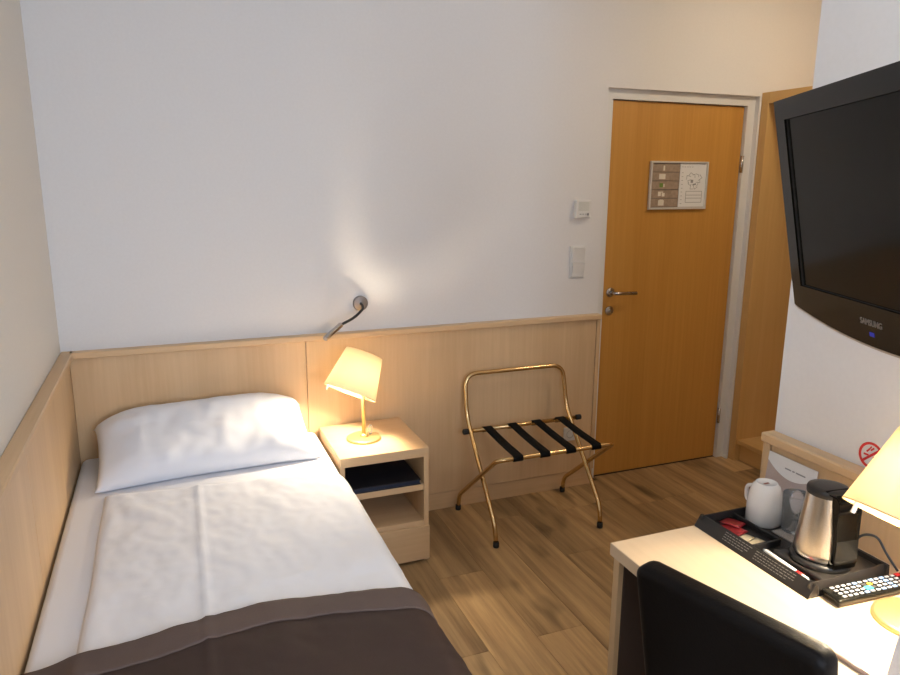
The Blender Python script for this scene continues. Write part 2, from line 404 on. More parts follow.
# bed runner: brown body with a paler border band
def run_edge(x): # y of the head-side hem
    return -1.440+.055*math.exp(-((x-.50)/.26)**2) - .014*math.exp(-((x-.02)/.10)**2) + .012*math.sin((x+.2)*9)
def runner_f(off0, off1, lift):
    def f(u, v):
        s = u*1.30; xx, zz = drape(s, .042, 1.014, BZ+.03, .085)
        ex = run_edge(s)
        if off1 is None: y = (ex-off0) + (BY1-.03-(ex-off0))*v
        else: y = ex-off0+(off0-off1)*v
        e = min(1, (ex-y)/.012) if off1 is not None else 1
        h = lift + .003*nz(s, y, 5, 7) + (max(.006, duvet_z(min(xx, .94), y))-.016 if s > .1 else 0)
        dip = -.022*max(0, 1-(s/.115)**2) if s < .115 else 0     # falls onto the sheet past the duvet's edge
        if zz >= BZ+.03-1e-5: return Vector((xx, y, zz+h+dip))
        k = BZ+.03-zz
        return Vector((xx+h*min(1, k/.05)+.010*nz(0, y, 6, 2)*min(1, k/.2), y, zz+h*max(0, 1-k/.05)))
    return f
rn = thing('bed_runner', 'dark brown bed runner with taupe border laid across the foot of the bed', 'bed runner', (.51, -1.7, .5))
for nm, fn, m_, nv in (('runner_cloth', runner_f(.09, None, .003), brown, 50), ('border_band', runner_f(0, .096, .006), brown_b, 10)):
    o = obj(nm, cloth(fn, 120, nv), m_, rn, True)
    md = o.modifiers.new('thick', 'SOLIDIFY'); md.thickness = .005; md.offset = -1
# pillow
def pillow_bm(a, b_, T_, n=56):
    bm = bmesh.new(); grid = {}
    for sgn in (1, -1):
        for i in range(n+1):
            for j in range(n+1):
                u, v = -1+2*i/n, -1+2*j/n
                edge = i in (0, n) or j in (0, n)
                if edge and sgn == -1: grid[sgn, i, j] = grid[1, i, j]; continue
                x = a*u*(1-.045*(1-v*v)*abs(u)**3); y = b_*v*(1-.09*(1-u*u)*abs(v)**3)
                t = T_*((1-u**4)*(1-v**4))**.55
                t *= 1+.14*nz(x, y, 4, 3+sgn)
                fold = .006*nz(x*1.0, y, 10, 5*sgn)+.004*nz(x, y*.6, 22, 4)+.010*max(0, nz(x*.7+y, y-x*.4, 8, 2))
                w = min(1, (1-abs(u))*9)*min(1, (1-abs(v))*9)
                z = sgn*t + fold*w*(1 if sgn > 0 else .3) + (.012*nz(x, y, 5, 9) if edge else 0)*(1)
                if v > 0: y -= .05*v**3*abs(u)**6; z -= .03*v**3*abs(u)**5      # back corners slump
                grid[sgn, i, j] = bm.verts.new((x, y, z))
    for sgn in (1, -1):
        for i in range(n):
            for j in range(n):
                q = [grid[sgn, i, j], grid[sgn, i+1, j], grid[sgn, i+1, j+1], grid[sgn, i, j+1]]
                if sgn < 0: q.reverse()
                bm.faces.new(q).smooth = True
    return bm
pb = pillow_bm(.412, .208, .090)
pb.transform(Matrix.Translation((.515, -.226, .592)) @ Matrix.Rotation(math.radians(3.5), 4, 'Z') @ Matrix.Rotation(math.radians(24), 4, 'X'))
for v in pb.verts: v.co.z = max(v.co.z, BZ+.001+.0*v.co.x)      # rests flat on the mattress
pw = obj('pillow', pb, linen); base_origin(pw)
tag(pw, 'plump white pillow leaning on the maple panelling at the bed head', 'pillow')

# ------------------------------------------------------------------ nightstand
NX0, NX1, NY0, NY1 = 1.000, 1.378, -.456, -.050
ns = thing('nightstand', 'pale maple nightstand with two open compartments beside the bed', 'nightstand', (1.19, -.25, 0))
obj('top', B(NX0, NX1, NY0-.004, NY1, .477, .517, bev=.0015, seg=1), maple_x, ns, True)
obj('side_panel', B(NX0, NX0+.02, NY0, NY1, 0, .477), maple_v, ns, True)
obj('side_panel', B(NX1-.021, NX1, NY0, NY1, 0, .477, bev=.001, seg=1), maple_v, ns, True)
obj('back_panel', B(NX0+.02, NX1-.021, NY1-.012, NY1, .03, .477), maple_v, ns, True)
obj('shelf', B(NX0+.02, NX1-.021, NY0+.004, NY1-.012, .325, .352, bev=.001, seg=1), maple_x, ns, True)
obj('shelf', B(NX0+.02, NX1-.021, NY0+.004, NY1-.012, .160, .186, bev=.001, seg=1), maple_x, ns, True)
obj('drawer_front', B(NX0+.001, NX1, NY0-.014, NY0-.0005, .012, .166, bev=.0015, seg=1), maple_x, ns, True)
fo = thing('guest_folder', 'dark navy guest folder lying in the nightstand\'s upper compartment', 'folder', (1.19, -.30, .352))
obj('cover', B(1.035, 1.345, -.452, -.16, .372, .376, bev=.001, seg=1), navy, fo, True)
obj('pages', B(1.04, 1.342, -.446, -.165, .356, .372), navy_e, fo, True)
obj('cover', B(1.035, 1.345, -.452, -.16, .352, .356, bev=.001, seg=1), navy, fo, True)

# ------------------------------------------------------------------ tilting table lamps
RH = Vector((math.cos(YAW), -math.sin(YAW), 0))
def table_lamp(label, loc, tilt_dir, watts, group):
    t = thing('table_lamp', label, 'lamp', loc, 0, group)
    b0 = bmesh.new(); lathe(b0, [(0, .011), (.066, .011), (.0725, .009), (.074, .005), (.074, 0), (0, 0)], 48); base = obj('base', b0, gold, t)
    p = bmesh.new(); tube(p, [(0, 0, .010), (0, 0, .345)], .0085, 16); lathe(p, [(.0085, .012), (.017, .012), (.0175, .018), (.0085, .024)], 20)
    obj('pole', p, gold, t)
    d = tilt_dir.normalized(); ax = Vector((0, 0, 1)).cross(d); R_ = Matrix.Rotation(math.radians(29.5), 4, ax)
    C0 = Vector((0, 0, .353)) - (R_.to_3x3() @ Vector((0, 0, 1)))*.150
    s = bmesh.new(); h, r0, r1 = .177, .114, .080
    lathe(s, [(r0, 0), (r1, h), (r1-.0018, h), (r0-.0018, 0)], 48, closed=True)
    s.transform(Matrix.Translation(C0) @ R_); shade = obj('lamp_shade', s, shade_m, t)
    tp_ = bmesh.new(); lathe(tp_, [(0, h-.003), (.040, h-.003), (.040, h-.0015), (0, h-.0015)], 40); lathe(tp_, [(.053, h-.003), (r1-.002, h-.003), (r1-.002, h-.0015), (.053, h-.0015)], 40, closed=True)  # unseen disc added to cut the upward light; ring gap shaped for streaks
    for q in range(3): box(tp_, .038, .055, -.004, .004, h-.0029, h-.0016, mat=Matrix.Rotation(q*2*math.pi/3+1, 4, 'Z'))
    tp_.transform(Matrix.Translation(C0) @ R_); obj('shade_top', tp_, shade_m, shade)
    rg = bmesh.new()
    for rr, hh in ((r0-.001, .001), (r1-.001, h-.001)):
        tube(rg, [(rr*math.cos(a*math.pi/24), rr*math.sin(a*math.pi/24), hh) for a in range(49)], .0014, 6, False)
    rg.transform(Matrix.Translation(C0) @ R_); obj('rim_wire', rg, gold, shade)
    sp = bmesh.new()
    for k in range(3):
        a = k*2*math.pi/3+.4; tube(sp, [(0, 0, .150), ((r1+.0025)*math.cos(a), (r1+.0025)*math.sin(a), .160)], .0016, 6)
    tube(sp, [(0, 0, .105), (0, 0, .155)], .011, 12)
    sp.transform(Matrix.Translation(C0) @ R_); obj('shade_carrier', sp, gold, shade)
    # clear tilting tab at the rim and clear loop switch at the foot
    side = -1
    tb = B(-.0045, .0045, -.0015, .0015, -.020, .010, bev=.001, seg=1)
    tb.transform(Matrix.Translation(C0) @ R_ @ Matrix.Rotation(math.atan2(-d.y, -d.x)-.55, 4, 'Z') @ Matrix.Translation((r0-.016, 0, -.001)))
    obj('tilt_tab', tb, acryl, shade)
    lp = bmesh.new(); tube(lp, [(.038*d.x+.009*math.cos(k*math.pi/8)*d.x, .038*d.y+.009*math.cos(k*math.pi/8)*d.y, .032+.020*math.sin(k*math.pi/8)) for k in range(17)], .0028, 8, False)
    obj('switch_loop', lp, acryl, base)
    # bulb
    bc = C0 + R_.to_3x3() @ Vector((0, 0, .078))
    bl = bmesh.new(); lathe(bl, [(0, .028), (.012, .025), (.020, .014), (.022, .002), (.017, -.014), (.011, -.026), (0, -.028)], 20)
    bl.transform(Matrix.Translation(bc) @ R_)
    obj('bulb', bl, MATS.get('lit_bulb') or emit('lit_bulb', (1, .83, .60), watts), t)
    return t
table_lamp('lit lamp with gold base and tilted cream shade on the nightstand', (1.150, -.267, .517), Vector((.538, .288, 0)), 1100, 'tilting table lamps')
table_lamp('lit lamp with gold base and tilted cream shade on the desk by the remote control', (1.757, -2.264, .75), Vector((.68, .04, 0)), 1100, 'tilting table lamps')

# reading lamp on the wall
rl = thing('reading_lamp', 'slim chrome reading light on a bent black gooseneck above the nightstand', 'wall lamp', (1.214, 0, 1.063))
pl = bmesh.new(); lathe(pl, [(0, .014), (.031, .014), (.034, .011), (.034, 0), (0, 0)], 32); pl.transform(Matrix.Rotation(math.radians(90), 4, 'X')); obj('wall_plate', pl, plain('taupe_metal', (.30, .26, .24), .5, .6), rl)
g = bmesh.new(); tube(g, smooth_path([(0, -.012, 0), (.004, -.050, -.014), (-.050, -.110, -.042), (-.125, -.150, -.064)], .05), .0062, 10); obj('gooseneck', g, blk, rl)
h_ = bmesh.new(); tube(h_, [(-.121, -.147, -.062), (-.125, -.150, -.064), (-.205, -.205, -.106), (-.207, -.2065, -.1072)], [.009, .0115, .0115, .010], 16); obj('lamp_head', h_, chrome, rl)

# ------------------------------------------------------------------ luggage rack
lr = thing('luggage_rack', 'folding brass luggage rack with black straps in front of the panelling', 'luggage rack', (1.975, -.27, 0))
XA, XB = 1.703, 2.243
f1 = bmesh.new(); R1 = .0105
path = [(XA-.008, -.468, .012), (XA-.008, -.450, .10), (XA+.005, -.150, .415), (XA, -.098, .50), (XA, -.070, .70), (XB-.005, -.070, .70), (XB+.008, -.098, .50), (XB+.014, -.150, .415), (XB+.0, -.455, .10), (XB-.008, -.475, .012)]
tube(f1, smooth_path(path, [0, .06, .10, .08, .065, .065, .08, .10, .06, 0], 7), R1, 12); obj('hoop_frame', f1, brass, lr, True)
XC, XD = 1.678, 2.272
f2 = bmesh.new()
path = [(XC, -.060, .012), (XC, -.072, .085), (XC, -.485, .418), (XC+.025, -.505, .428), (XD-.025, -.505, .428), (XD, -.485, .418), (XD, -.074, .085), (XD, -.062, .012)]
tube(f2, smooth_path(path, [0, .06, .07, .05, .05, .07, .06, 0], 7), R1, 12); obj('seat_frame', f2, brass, lr, True)
cb = bmesh.new(); tube(cb, [(1.690, -.128, .432), (2.305, -.128, .432)], R1, 12); bar = obj('cross_bar', cb, brass, lr, True)
for x0, x1 in ((1.672, 1.700), (2.293, 2.321)):
    e = bmesh.new(); tube(e, [(x0, -.128, .432), (x0+.002, -.128, .432), (x1-.002, -.128, .432), (x1, -.128, .432)], [.011, .0135, .0135, .011], 14); obj('end_cap', e, rubber, bar, True)
for x, y in ((XA-.008, -.468), (XB-.008, -.475), (XC, -.060), (XD, -.062)):
    e = bmesh.new(); tube(e, [(x, y, 0), (x, y, .004), (x, y+.001, .026)], [.012, .014, .0135], 14); obj('foot', e, rubber, lr, True)
for x in (XA+.001, XB-.001):
    e = bmesh.new(); xx = x-.024 if x < 2 else x+.012; tube(e, [(xx, -.278, .262), (xx+.018, -.278, .262)], .006, 10); obj('pivot_bolt', e, chrome, lr, True)
for xb, xf in ((1.797, 1.772), (1.931, 1.905), (2.065, 2.037), (2.199, 2.169)):
    s = bmesh.new(); w = .023; r = R1+.002; prof = []
    prof = [(-.128+r*math.cos(a), .432+r*math.sin(a)) for a in [math.radians(q) for q in range(-90, 91, 20)]]
    for k in range(1, 8): tt = k/8; prof.append((-.128+(-.505+.128)*tt, .432+r+(-.004)*tt-.004*math.sin(math.pi*tt)))
    prof += [(-.505+r*math.cos(a), .428+r*math.sin(a)) for a in [math.radians(q) for q in range(90, 281, 20)]]
    A = [[s.verts.new((xb+(xf-xb)*(y+.128)/(-.377)+sx*w, y, z)) for sx in (-1, 1)] for y, z in prof]
    for a, b_ in zip(A, A[1:]): s.faces.new((a[0], a[1], b_[1], b_[0])).smooth = True
    o = obj('strap', s, strap_m, lr, True); md = o.modifiers.new('thick', 'SOLIDIFY'); md.thickness = .003; md.offset = 0

# ------------------------------------------------------------------ things on the back wall and on the door
th = thing('thermostat', 'square white room thermostat on the wall above the light switches', 'thermostat', (2.349, 0, 1.426))
obj('body', B(2.306, 2.391, -.026, 0, 1.428, 1.516, bev=.004), white_p, th, True)
obj('display', B(2.318, 2.379, -.0275, -.026, 1.462, 1.506, bev=.0005, seg=1), plain('pale_display', (.66, .66, .62), .4), th, True)
for x in (2.326, 2.341, 2.356): obj('key_mark', B(x, x+.010, -.0270, -.026, 1.445, 1.4485), grey_p, th, True)
obj('dial', B(2.368, 2.378, -.0285, -.026, 1.440, 1.452, bev=.001, seg=1), grey_p, th, True)
sw = thing('light_switch', 'white double light switch plate beside the door, under the thermostat', 'light switch', (2.339, 0, 1.13))
obj('plate', B(2.294, 2.382, -.009, 0, 1.128, 1.290, bev=.002, seg=1), white_p, sw, True)
for z in (1.213, 1.136):
    rb = bmesh.new(); prism(rb, [(-.009, z), (-.0125, z), (-.0235, z+.070), (-.009, z+.072)], 2.304, 2.372)
    rb.transform(Matrix(((0, 0, 1, 0), (1, 0, 0, 0), (0, 1, 0, 0), (0, 0, 0, 1)))); obj('rocker', rb, white_p, sw, True)
so = thing('wall_socket', 'white wall socket on the panelling behind the luggage rack', 'socket', (2.318, -WT, .27))
obj('plate', B(2.283, 2.353, -WT-.010, -WT, .270, .345, bev=.003), white_p, so, True)
d_ = bmesh.new(); lathe(d_, [(.021, 0), (.0225, .003), (.019, .003), (.018, -.001), (0, -.001)], 24); d_.transform(Matrix.Translation((2.318, -WT-.010, .308)) @ Matrix.Rotation(math.radians(90), 4, 'X')); obj('insert', d_, plain('socket_insert', (.5, .5, .49), .4), so, True)
# framed notice
SX0, SX1, SZ0, SZ1 = 2.778, 3.149, 1.462, 1.710
yb = DY-.001
nt_ = thing('framed_notice', 'aluminium-framed notice with brown strips and a floor plan on the door', 'notice', (2.96, DY, SZ0))
obj('backing', B(SX0+.004, SX1-.004, yb-.006, yb, SZ0+.004, SZ1-.004), plain('notice_backing', (.22, .17, .14), .7), nt_, True)
for a in ((SX0, SX0+.010, SZ0, SZ1), (SX1-.010, SX1, SZ0, SZ1), (SX0+.010, SX1-.010, SZ0, SZ0+.010), (SX0+.010, SX1-.010, SZ1-.010, SZ1)):
    obj('frame_bar', B(a[0], a[1], yb-.016, yb, a[2], a[3], bev=.0015, seg=1), alu, nt_, True)
xs = SX0+.011; xm = SX0+.186; zz0 = SZ0+.012; hh = (SZ1-SZ0-.024)/5
for k in range(5):
    z = zz0+k*hh
    st = obj('strip', B(xs, xm, yb-.009, yb-.006, z+.0025, z+hh-.001, bev=.0006, seg=1), tan_m, nt_, True)
    cx, cz = xs+.068, z+hh/2
    pm = [light_p, light_p, green_p, light_p, light_p][k]
    ic = bmesh.new()
    if k == 0: box(ic, cx-.018, cx+.018, yb-.0095, yb-.009, cz-.014, cz+.014); box(ic, cx-.010, cx+.012, yb-.0098, yb-.009, cz+.014, cz+.017)
    if k == 1: box(ic, cx-.022, cx-.004, yb-.0095, yb-.009, cz-.010, cz+.013); box(ic, cx+.002, cx+.020, yb-.0095, yb-.009, cz-.012, cz+.006); box(ic, cx-.002, cx+.01, yb-.0095, yb-.009, cz+.008, cz+.013)
    if k == 2: box(ic, cx-.016, cx+.006, yb-.0095, yb-.009, cz-.010, cz+.012)
    if k == 3: box(ic, cx-.022, cx+.018, yb-.0095, yb-.009, cz-.012, cz+.014)
    if k == 4: box(ic, cx+.002, cx+.012, yb-.0095, yb-.009, cz-.014, cz+.012)
    obj('pictogram', ic, pm, st, True)
    if k == 2: obj('pictogram', B(cx+.009, cx+.016, yb-.0095, yb-.009, cz-.008, cz+.008), light_p, st, True)
ps = obj('floor_plan_sheet', B(xm+.004, SX1-.011, yb-.009, yb-.006, SZ0+.012, SZ1-.012), paper, nt_, True)
ln = bmesh.new(); q0, q1 = xm+.05, SX1-.03
def stroke(x0, z0, x1, z1, w=.0012):
    d = Vector((x1-x0, z1-z0)); n_ = Vector((-d.y, d.x)).normalized()*w
    a = [(x0+n_.x, z0+n_.y), (x1+n_.x, z1+n_.y), (x1-n_.x, z1-n_.y), (x0-n_.x, z0-n_.y)]
    t_ = [ln.verts.new((x, yb-.0094, z)) for x, z in a]; u_ = [ln.verts.new((x, yb-.009, z)) for x, z in a]
    ln.faces.new(t_); ln.faces.new(u_[::-1])
    for i in range(4): j = (i+1) % 4; ln.faces.new((t_[i], u_[i], u_[j], t_[j]))
for k in range(5): stroke(xm+.014+k*.016, SZ1-.028, xm+.024+k*.016, SZ1-.028)
cxp, czp = (q0+q1)/2-.006, SZ0+.150
for k in range(11):
    a = k*2*math.pi/11; r0_, r1_ = .028+.012*math.sin(k*2.3), .046+.010*math.cos(k*1.7)
    stroke(cxp+r0_*math.cos(a), czp+r0_*math.sin(a)*.9, cxp+r1_*math.cos(a+.3), czp+r1_*math.sin(a+.3)*.9)
    stroke(cxp+r1_*math.cos(a+.3), czp+r1_*math.sin(a+.3)*.9, cxp+r1_*.9*math.cos(a+.75), czp+r1_*.9*math.sin(a+.75)*.9)
stroke(cxp-.020, czp-.004, cxp-.004, czp-.004, .008); stroke(cxp-.006, czp-.022, cxp+.016, czp-.018, .004)
for z in (.036, .058, .074, .094): stroke(q0, SZ0+z, q1, SZ0+z)
for x in (q0, q1): stroke(x, SZ0+.036, x, SZ0+.094)
for k in range(9): stroke(xm+.016, SZ0+.03+k*.02, xm+.026, SZ0+.03+k*.02)
obj('plan_lines', ln, grey_p, ps, True)['kind'] = 'stuff'

# ------------------------------------------------------------------ television on its swing arm
d = Vector((.417, .909, -.021)).normalized(); n_out = Vector((-.894, .4056, -.194))
n_out = (n_out-d*n_out.dot(d)).normalized(); X_, Y_ = -d, -n_out; Z_ = X_.cross(Y_)
ray = fw + rt*((772.5-450)/F_PX) + up*((337.5-100.5)/F_PX)
TL = CAM + ray*1.55; TW, THT = .686, .452
tv = thing('television', 'black flat-screen television tilted on a swing arm above the desk', 'television')
tv.matrix_world = Matrix(((X_.x, Y_.x, Z_.x, TL.x), (X_.y, Y_.y, Z_.y, TL.y), (X_.z, Y_.z, Z_.z, TL.z), (0, 0, 0, 1)))
# local: x across (0..TW), y into the set, z down is negative; outline with a bowed lower edge
def bow(x, z0, amp): u = (x/TW)*2-1; return z0-amp*(1-u*u)
def ringed(out, inn, y0, y1):
    bm = bmesh.new(); n = len(out)
    a = [bm.verts.new((x, y0, z)) for x, z in out]; b_ = [bm.verts.new((x, y0, z)) for x, z in inn]
    c = [bm.verts.new((x, y1, z)) for x, z in out]; e = [bm.verts.new((x, y1, z)) for x, z in inn]
    for i in range(n):
        j = (i+1) % n
        bm.faces.new((a[i], a[j], b_[j], b_[i])); bm.faces.new((c[j], c[i], e[i], e[j]))
        bm.faces.new((a[j], a[i], c[i], c[j])); bm.faces.new((b_[i], b_[j], e[j], e[i]))
    return bm
NS = 24
out = [(0.004, -.004)] + [(TW-.004, -.004)] + [(TW*(1-i/NS) if 0 < i < NS else (TW-.008 if i == 0 else .008), bow(TW*(1-i/NS), -THT, .030)) for i in range(NS+1)]
SXa, SXb, SZa, SZb = .050, TW-.050, -.046, -.405
inn = [(SXa, SZa), (SXb, SZa)] + [(SXb+(SXa-SXb)*i/NS, SZb) for i in range(NS+1)]
bz_ = ringed(out, inn, 0, .028); obj('bezel', bz_, gloss, tv)
obj('gap', ringed([(SXa-.0001, SZa+.0001), (SXb+.0001, SZa+.0001), (SXb+.0001, SZb-.0001), (SXa-.0001, SZb-.0001)], [(SXa+.009, SZa-.0015), (SXb-.009, SZa-.0015), (SXb-.009, SZb+.0015), (SXa+.009, SZb+.0015)], .004, .012), gap_black, tv)
obj('screen', B(SXa+.008, SXb-.008, .006, .026, SZb+.001, SZa-.001), screen_m, tv)
bk = bmesh.new(); o2 = [(x, z) for x, z in out]; ci = (TW/2, -.22)
A = [bk.verts.new((x, .0285, z)) for x, z in o2]; Bq = [bk.verts.new((ci[0]+(x-ci[0])*.97, .055, ci[1]+(z-ci[1])*.96)) for x, z in o2]; Cq = [bk.verts.new((ci[0]+(x-ci[0])*.72, .085, ci[1]+(z-ci[1])*.7)) for x, z in o2]
n = len(o2)
for P_, Q_ in ((A, Bq), (Bq, Cq)):
    for i in range(n): j = (i+1) % n; bk.faces.new((P_[i], P_[j], Q_[j], Q_[i]))
bk.faces.new(A[::-1]); bk.faces.new(Cq); obj('back_shell', bk, blk, tv)
es = bmesh.new()
for i in range(NS):
    p, q = out[2+i], out[3+i]
    vs_ = [es.verts.new((x, y, z-dz)) for (x, z) in (p, q) for y, dz in ((.001, 0), (.020, 0), (.020, .0045), (.001, .0045))]
    for f in ((0, 1, 5, 4), (1, 2, 6, 5), (2, 3, 7, 6), (3, 0, 4, 7)): es.faces.new([vs_[k] for k in f])
obj('lower_trim', es, silver_p, tv)
obj('edge_strip', B(.0005, .0038, .002, .026, -.400, -.006), bezel_side, tv)  # side edge; its lighter grey paints in a reflection
XZ = Matrix(((1, 0, 0, 0), (0, 0, 1, 0), (0, 1, 0, 0), (0, 0, 0, 1)))
lm = Matrix.Translation((TW/2, -.0006, -.438)) @ Matrix.Rotation(math.radians(90), 4, 'X')
obj('logo_lettering', text_bm('SAMSUNG', .0165, lm @ Matrix.Diagonal((1.0, 1, 1, 1))), plain('logo_grey', (.30, .28, .26), .4, .5), tv)
obj('power_light', B(TW/2-.008, TW/2+.008, -.001, .001, -.463, -.455, bev=.0005, seg=1), blue_led, tv)
# arm: plate on the wall, two links, plate on the set
bc_ = tv.matrix_world @ Vector((TW/2, .085, -.21)); inv = tv.matrix_world.inverted()
wp = Vector((XR, -2.34, bc_.z))
ab = bmesh.new(); box(ab, XR-.012, XR-.0005, -2.40, -2.28, bc_.z-.10, bc_.z+.10, bev=.002, seg=1); ab.transform(inv); obj('wall_bracket', ab, blk, tv)
am = bmesh.new(); tube(am, [wp+Vector((-.01, 0, 0)), wp+Vector((-.16, .10, 0)), bc_+Vector((.02, -.01, 0)), bc_+n_out*.005], .014, 10); am.transform(inv); obj('swing_arm', am, blk, tv)

# ------------------------------------------------------------------ desk
DKX0, DKX1, DKY0, DKY1, DKZ = 1.371, XR-CT-.001+.017, -3.35, -1.775, .75
DKX1 = XR-WT-.001
dk = thing('desk', 'pale maple desk with panel ends fixed along the panelled wall', 'desk', (1.65, -2.55, 0))
obj('desk_top', B(DKX0, DKX1, DKY0, DKY1, DKZ-.032, DKZ, bev=.0015, seg=1), desk_m, dk, True)
for y in (DKY1-.032, DKY0+.010): obj('end_panel', B(DKX0+.006, DKX1, y, y+.022, 0, DKZ-.032, bev=.001, seg=1), maple_v, dk, True)
obj('inner_dark_sheet', B(DKX0+.020, DKX1-.022, DKY1-.036, DKY1-.0325, 0, DKZ-.033), plain('dark_taupe', (.080, .052, .040), .7, Specular_IOR_Level=.2), dk, True, label='dark taupe sheet on the inner face of the desk end')  # thin dark sheet added over the inner face of the far end panel
obj('rear_rail', B(DKX1-.02, DKX1, DKY0+.033, DKY1-.037, DKZ-.15, DKZ-.032), maple_y, dk, True)

# ------------------------------------------------------------------ chair
ch = thing('desk_chair', 'black leather upholstered chair pushed up to the desk', 'chair')
p0, p1 = Vector((1.222, -2.118, 0)), Vector((1.319, -2.449, 0))
ex = (p1-p0).normalized(); ey = Vector((-ex.y, ex.x, 0))      # ey points to the seat (into the desk)
W_ = (p1-p0).length; o0 = (p0+p1)/2
ch.location = o0; ch.rotation_euler = (0, 0, math.atan2(ex.y, ex.x))
def loose(bm):
    for f in bm.faces: f.smooth = True
    return bm
bk = B(-W_/2, W_/2, -.062, 0,   .43, .942, bev=.022, seg=5)
for v in bk.verts:
    k = max(0, (v.co.z-.45)/.48); v.co.y += .10*(1-k)
    v.co.z -= .012*(v.co.x/(W_/2))**2*(1 if v.co.z > .8 else 0)
obj('backrest', loose(bk), black_l, ch)
obj('seat', loose(B(-W_/2-.02, W_/2+.02, .104, .48, .37, .47, bev=.025, seg=4)), black_l, ch)
for sx in (-1, 1):
    for y in (.07, .445):
        l = bmesh.new(); x = sx*(W_/2-.03)
        prism(l, [(x-.018, y-.018), (x+.018, y-.018), (x+.018, y+.018), (x-.018, y+.018)], 0, .435 if y < .1 else .37)
        for v in l.verts:
            if v.co.z < .01: v.co.x = x+(v.co.x-x)*.7; v.co.y = y+(v.co.y-y)*.7
        obj('leg', l, plain('dark_wood', (.03, .018, .012), .45) if 'dark_wood' not in MATS else MATS['dark_wood'], ch)

# ------------------------------------------------------------------ things on the desk
TX0, TX1, TY0, TY1 = 1.622, 1.862, -2.130, -1.780
TZ = DKZ+.0004
ty = thing('coffee_tray', 'black plastic hospitality tray with compartments on the desk', 'tray', (1.75, -1.95, TZ))
obj('tray_floor', B(TX0+.008, TX1-.004, TY0+.004, TY1-.006, TZ, TZ+.008), tray_m, ty, True)
def wedge(nm, pts, y0, y1, along='y'):
    """profile pts (offset, z) swept along y or x"""
    bm = bmesh.new()
    if along == 'y': prism(bm, pts, y0, y1); bm.transform(Matrix(((1, 0, 0, 0), (0, 0, 1, 0), (0, 1, 0, 0), (0, 0, 0, 1))))
    else: prism(bm, pts, y0, y1); bm.transform(Matrix(((0, 0, 1, 0), (1, 0, 0, 0), (0, 1, 0, 0), (0, 0, 0, 1))))
    bmesh.ops.bevel(bm, geom=bm.edges[:], offset=.0012, segments=1, affect='EDGES')
    return obj(nm, bm, tray_m, ty, True)
front = wedge('front_rim', [(TX0, TZ), (TX0+.028, TZ), (TX0+.028, TZ+.020), (TX0+.022, TZ+.029), (TX0+.017, TZ+.029), (TX0+.001, TZ+.004)], TY0, TY1)
wedge('rear_rim', [(TX1-.012, TZ), (TX1, TZ), (TX1-.003, TZ+.030), (TX1-.010, TZ+.030)], TY0, TY1)
wedge('end_rim', [(TY1-.014, TZ), (TY1, TZ), (TY1-.006, TZ+.030), (TY1-.012, TZ+.030)], TX0+.010, TX1-.004, 'x')
wedge('end_rim', [(TY0, TZ), (TY0+.014, TZ), (TY0+.012, TZ+.030), (TY0+.006, TZ+.030)], TX0+.010, TX1-.004, 'x')
obj('divider', B(TX0+.028, TX0+.112, -1.949, -1.942, TZ+.008, TZ+.026, bev=.001, seg=1), tray_m, ty, True)
obj('divider', B(TX0+.112, TX0+.117, -1.942, TY1-.012, TZ+.008, TZ+.022, bev=.001, seg=1), tray_m, ty, True)
obj('kettle_platform', B(TX0+.060, TX1-.013, TY0+.012, -1.975, TZ+.008, TZ+.022, bev=.003), tray_m, ty, True)
# small print on the front rim: rows of word-long marks
pr = bmesh.new(); sl = Vector((.016, 0, .025)).normalized()
for y0 in (-1.872, -1.970):
    for row in range(4):
        y = y0
        while y > y0-.075-.035*(y0 < -1.9)+.012*(row == 3):
            w = random.uniform(.004, .011); c = Vector((TX0+.001, 0, TZ+.004))+sl*(.0265-row*.0062)
            p = [c+Vector((0, y, 0)), c+Vector((0, y-w, 0)), c+Vector((0, y-w, 0))-sl*.0016, c+Vector((0, y, 0))-sl*.0016]
            nn = Vector((-sl.z, 0, sl.x))*.0006
            pr.faces.new([pr.verts.new(q+nn) for q in p]); y -= w+.0025
obj('small_print', pr, grey_p if False else plain('print_white', (.26, .25, .23), .7), front, True)['kind'] = 'stuff'

kt = thing('kettle', 'tapered stainless steel kettle with black lid and handle on the tray', 'kettle', (1.750, -2.044, TZ+.022))
k0 = bmesh.new(); lathe(k0, [(0, .014), (.061, .014), (.064, .010), (.065, 0), (0, 0)], 40); obj('power_base', k0, blk, kt)
k1 = bmesh.new(); lathe(k1, [(0, .018), (.055, .016), (.0585, .020), (.0575, .032), (.052, .080), (.0465, .125), (.0435, .162), (.043, .167), (0, .167)], 48); obj('body', k1, steel, kt)
k2 = bmesh.new(); lathe(k2, [(.0438, .162), (.0447, .170), (.043, .176), (.028, .179), (0, .179)], 40)
obj('lid', k2, blk, kt)
hdir = Vector((-.10, -.995, 0)); ang = math.atan2(hdir.y, hdir.x)
k3 = bmesh.new()
prof = [(.026, .175), (.054, .177), (.063, .168), (.066, .145), (.068, .080), (.070, .030), (.068, .018), (.048, .018), (.044, .06), (.036, .12)]
t_ = bmesh.new(); prism(t_, prof, -.024, .024); t_.transform(Matrix(((1, 0, 0, 0), (0, 0, 1, 0), (0, 1, 0, 0), (0, 0, 0, 1))))
bmesh.ops.bevel(t_, geom=t_.edges[:], offset=.005, segments=3, affect='EDGES'); t_.transform(Matrix.Rotation(ang, 4, 'Z')); merge(k3, t_); obj('handle', loose(k3), plain('matt_black', (.006, .0055, .005), .6, Specular_IOR_Level=.1), kt)
k4 = bmesh.new(); prism(k4, [(-.054, .164), (-.040, .169), (-.040, .142)], -.010, .010); k4.transform(Matrix.Rotation(ang, 4, 'Z') @ Matrix(((1, 0, 0, 0), (0, 0, 1, 0), (0, 1, 0, 0), (0, 0, 0, 1)))); obj('spout', k4, steel, kt)
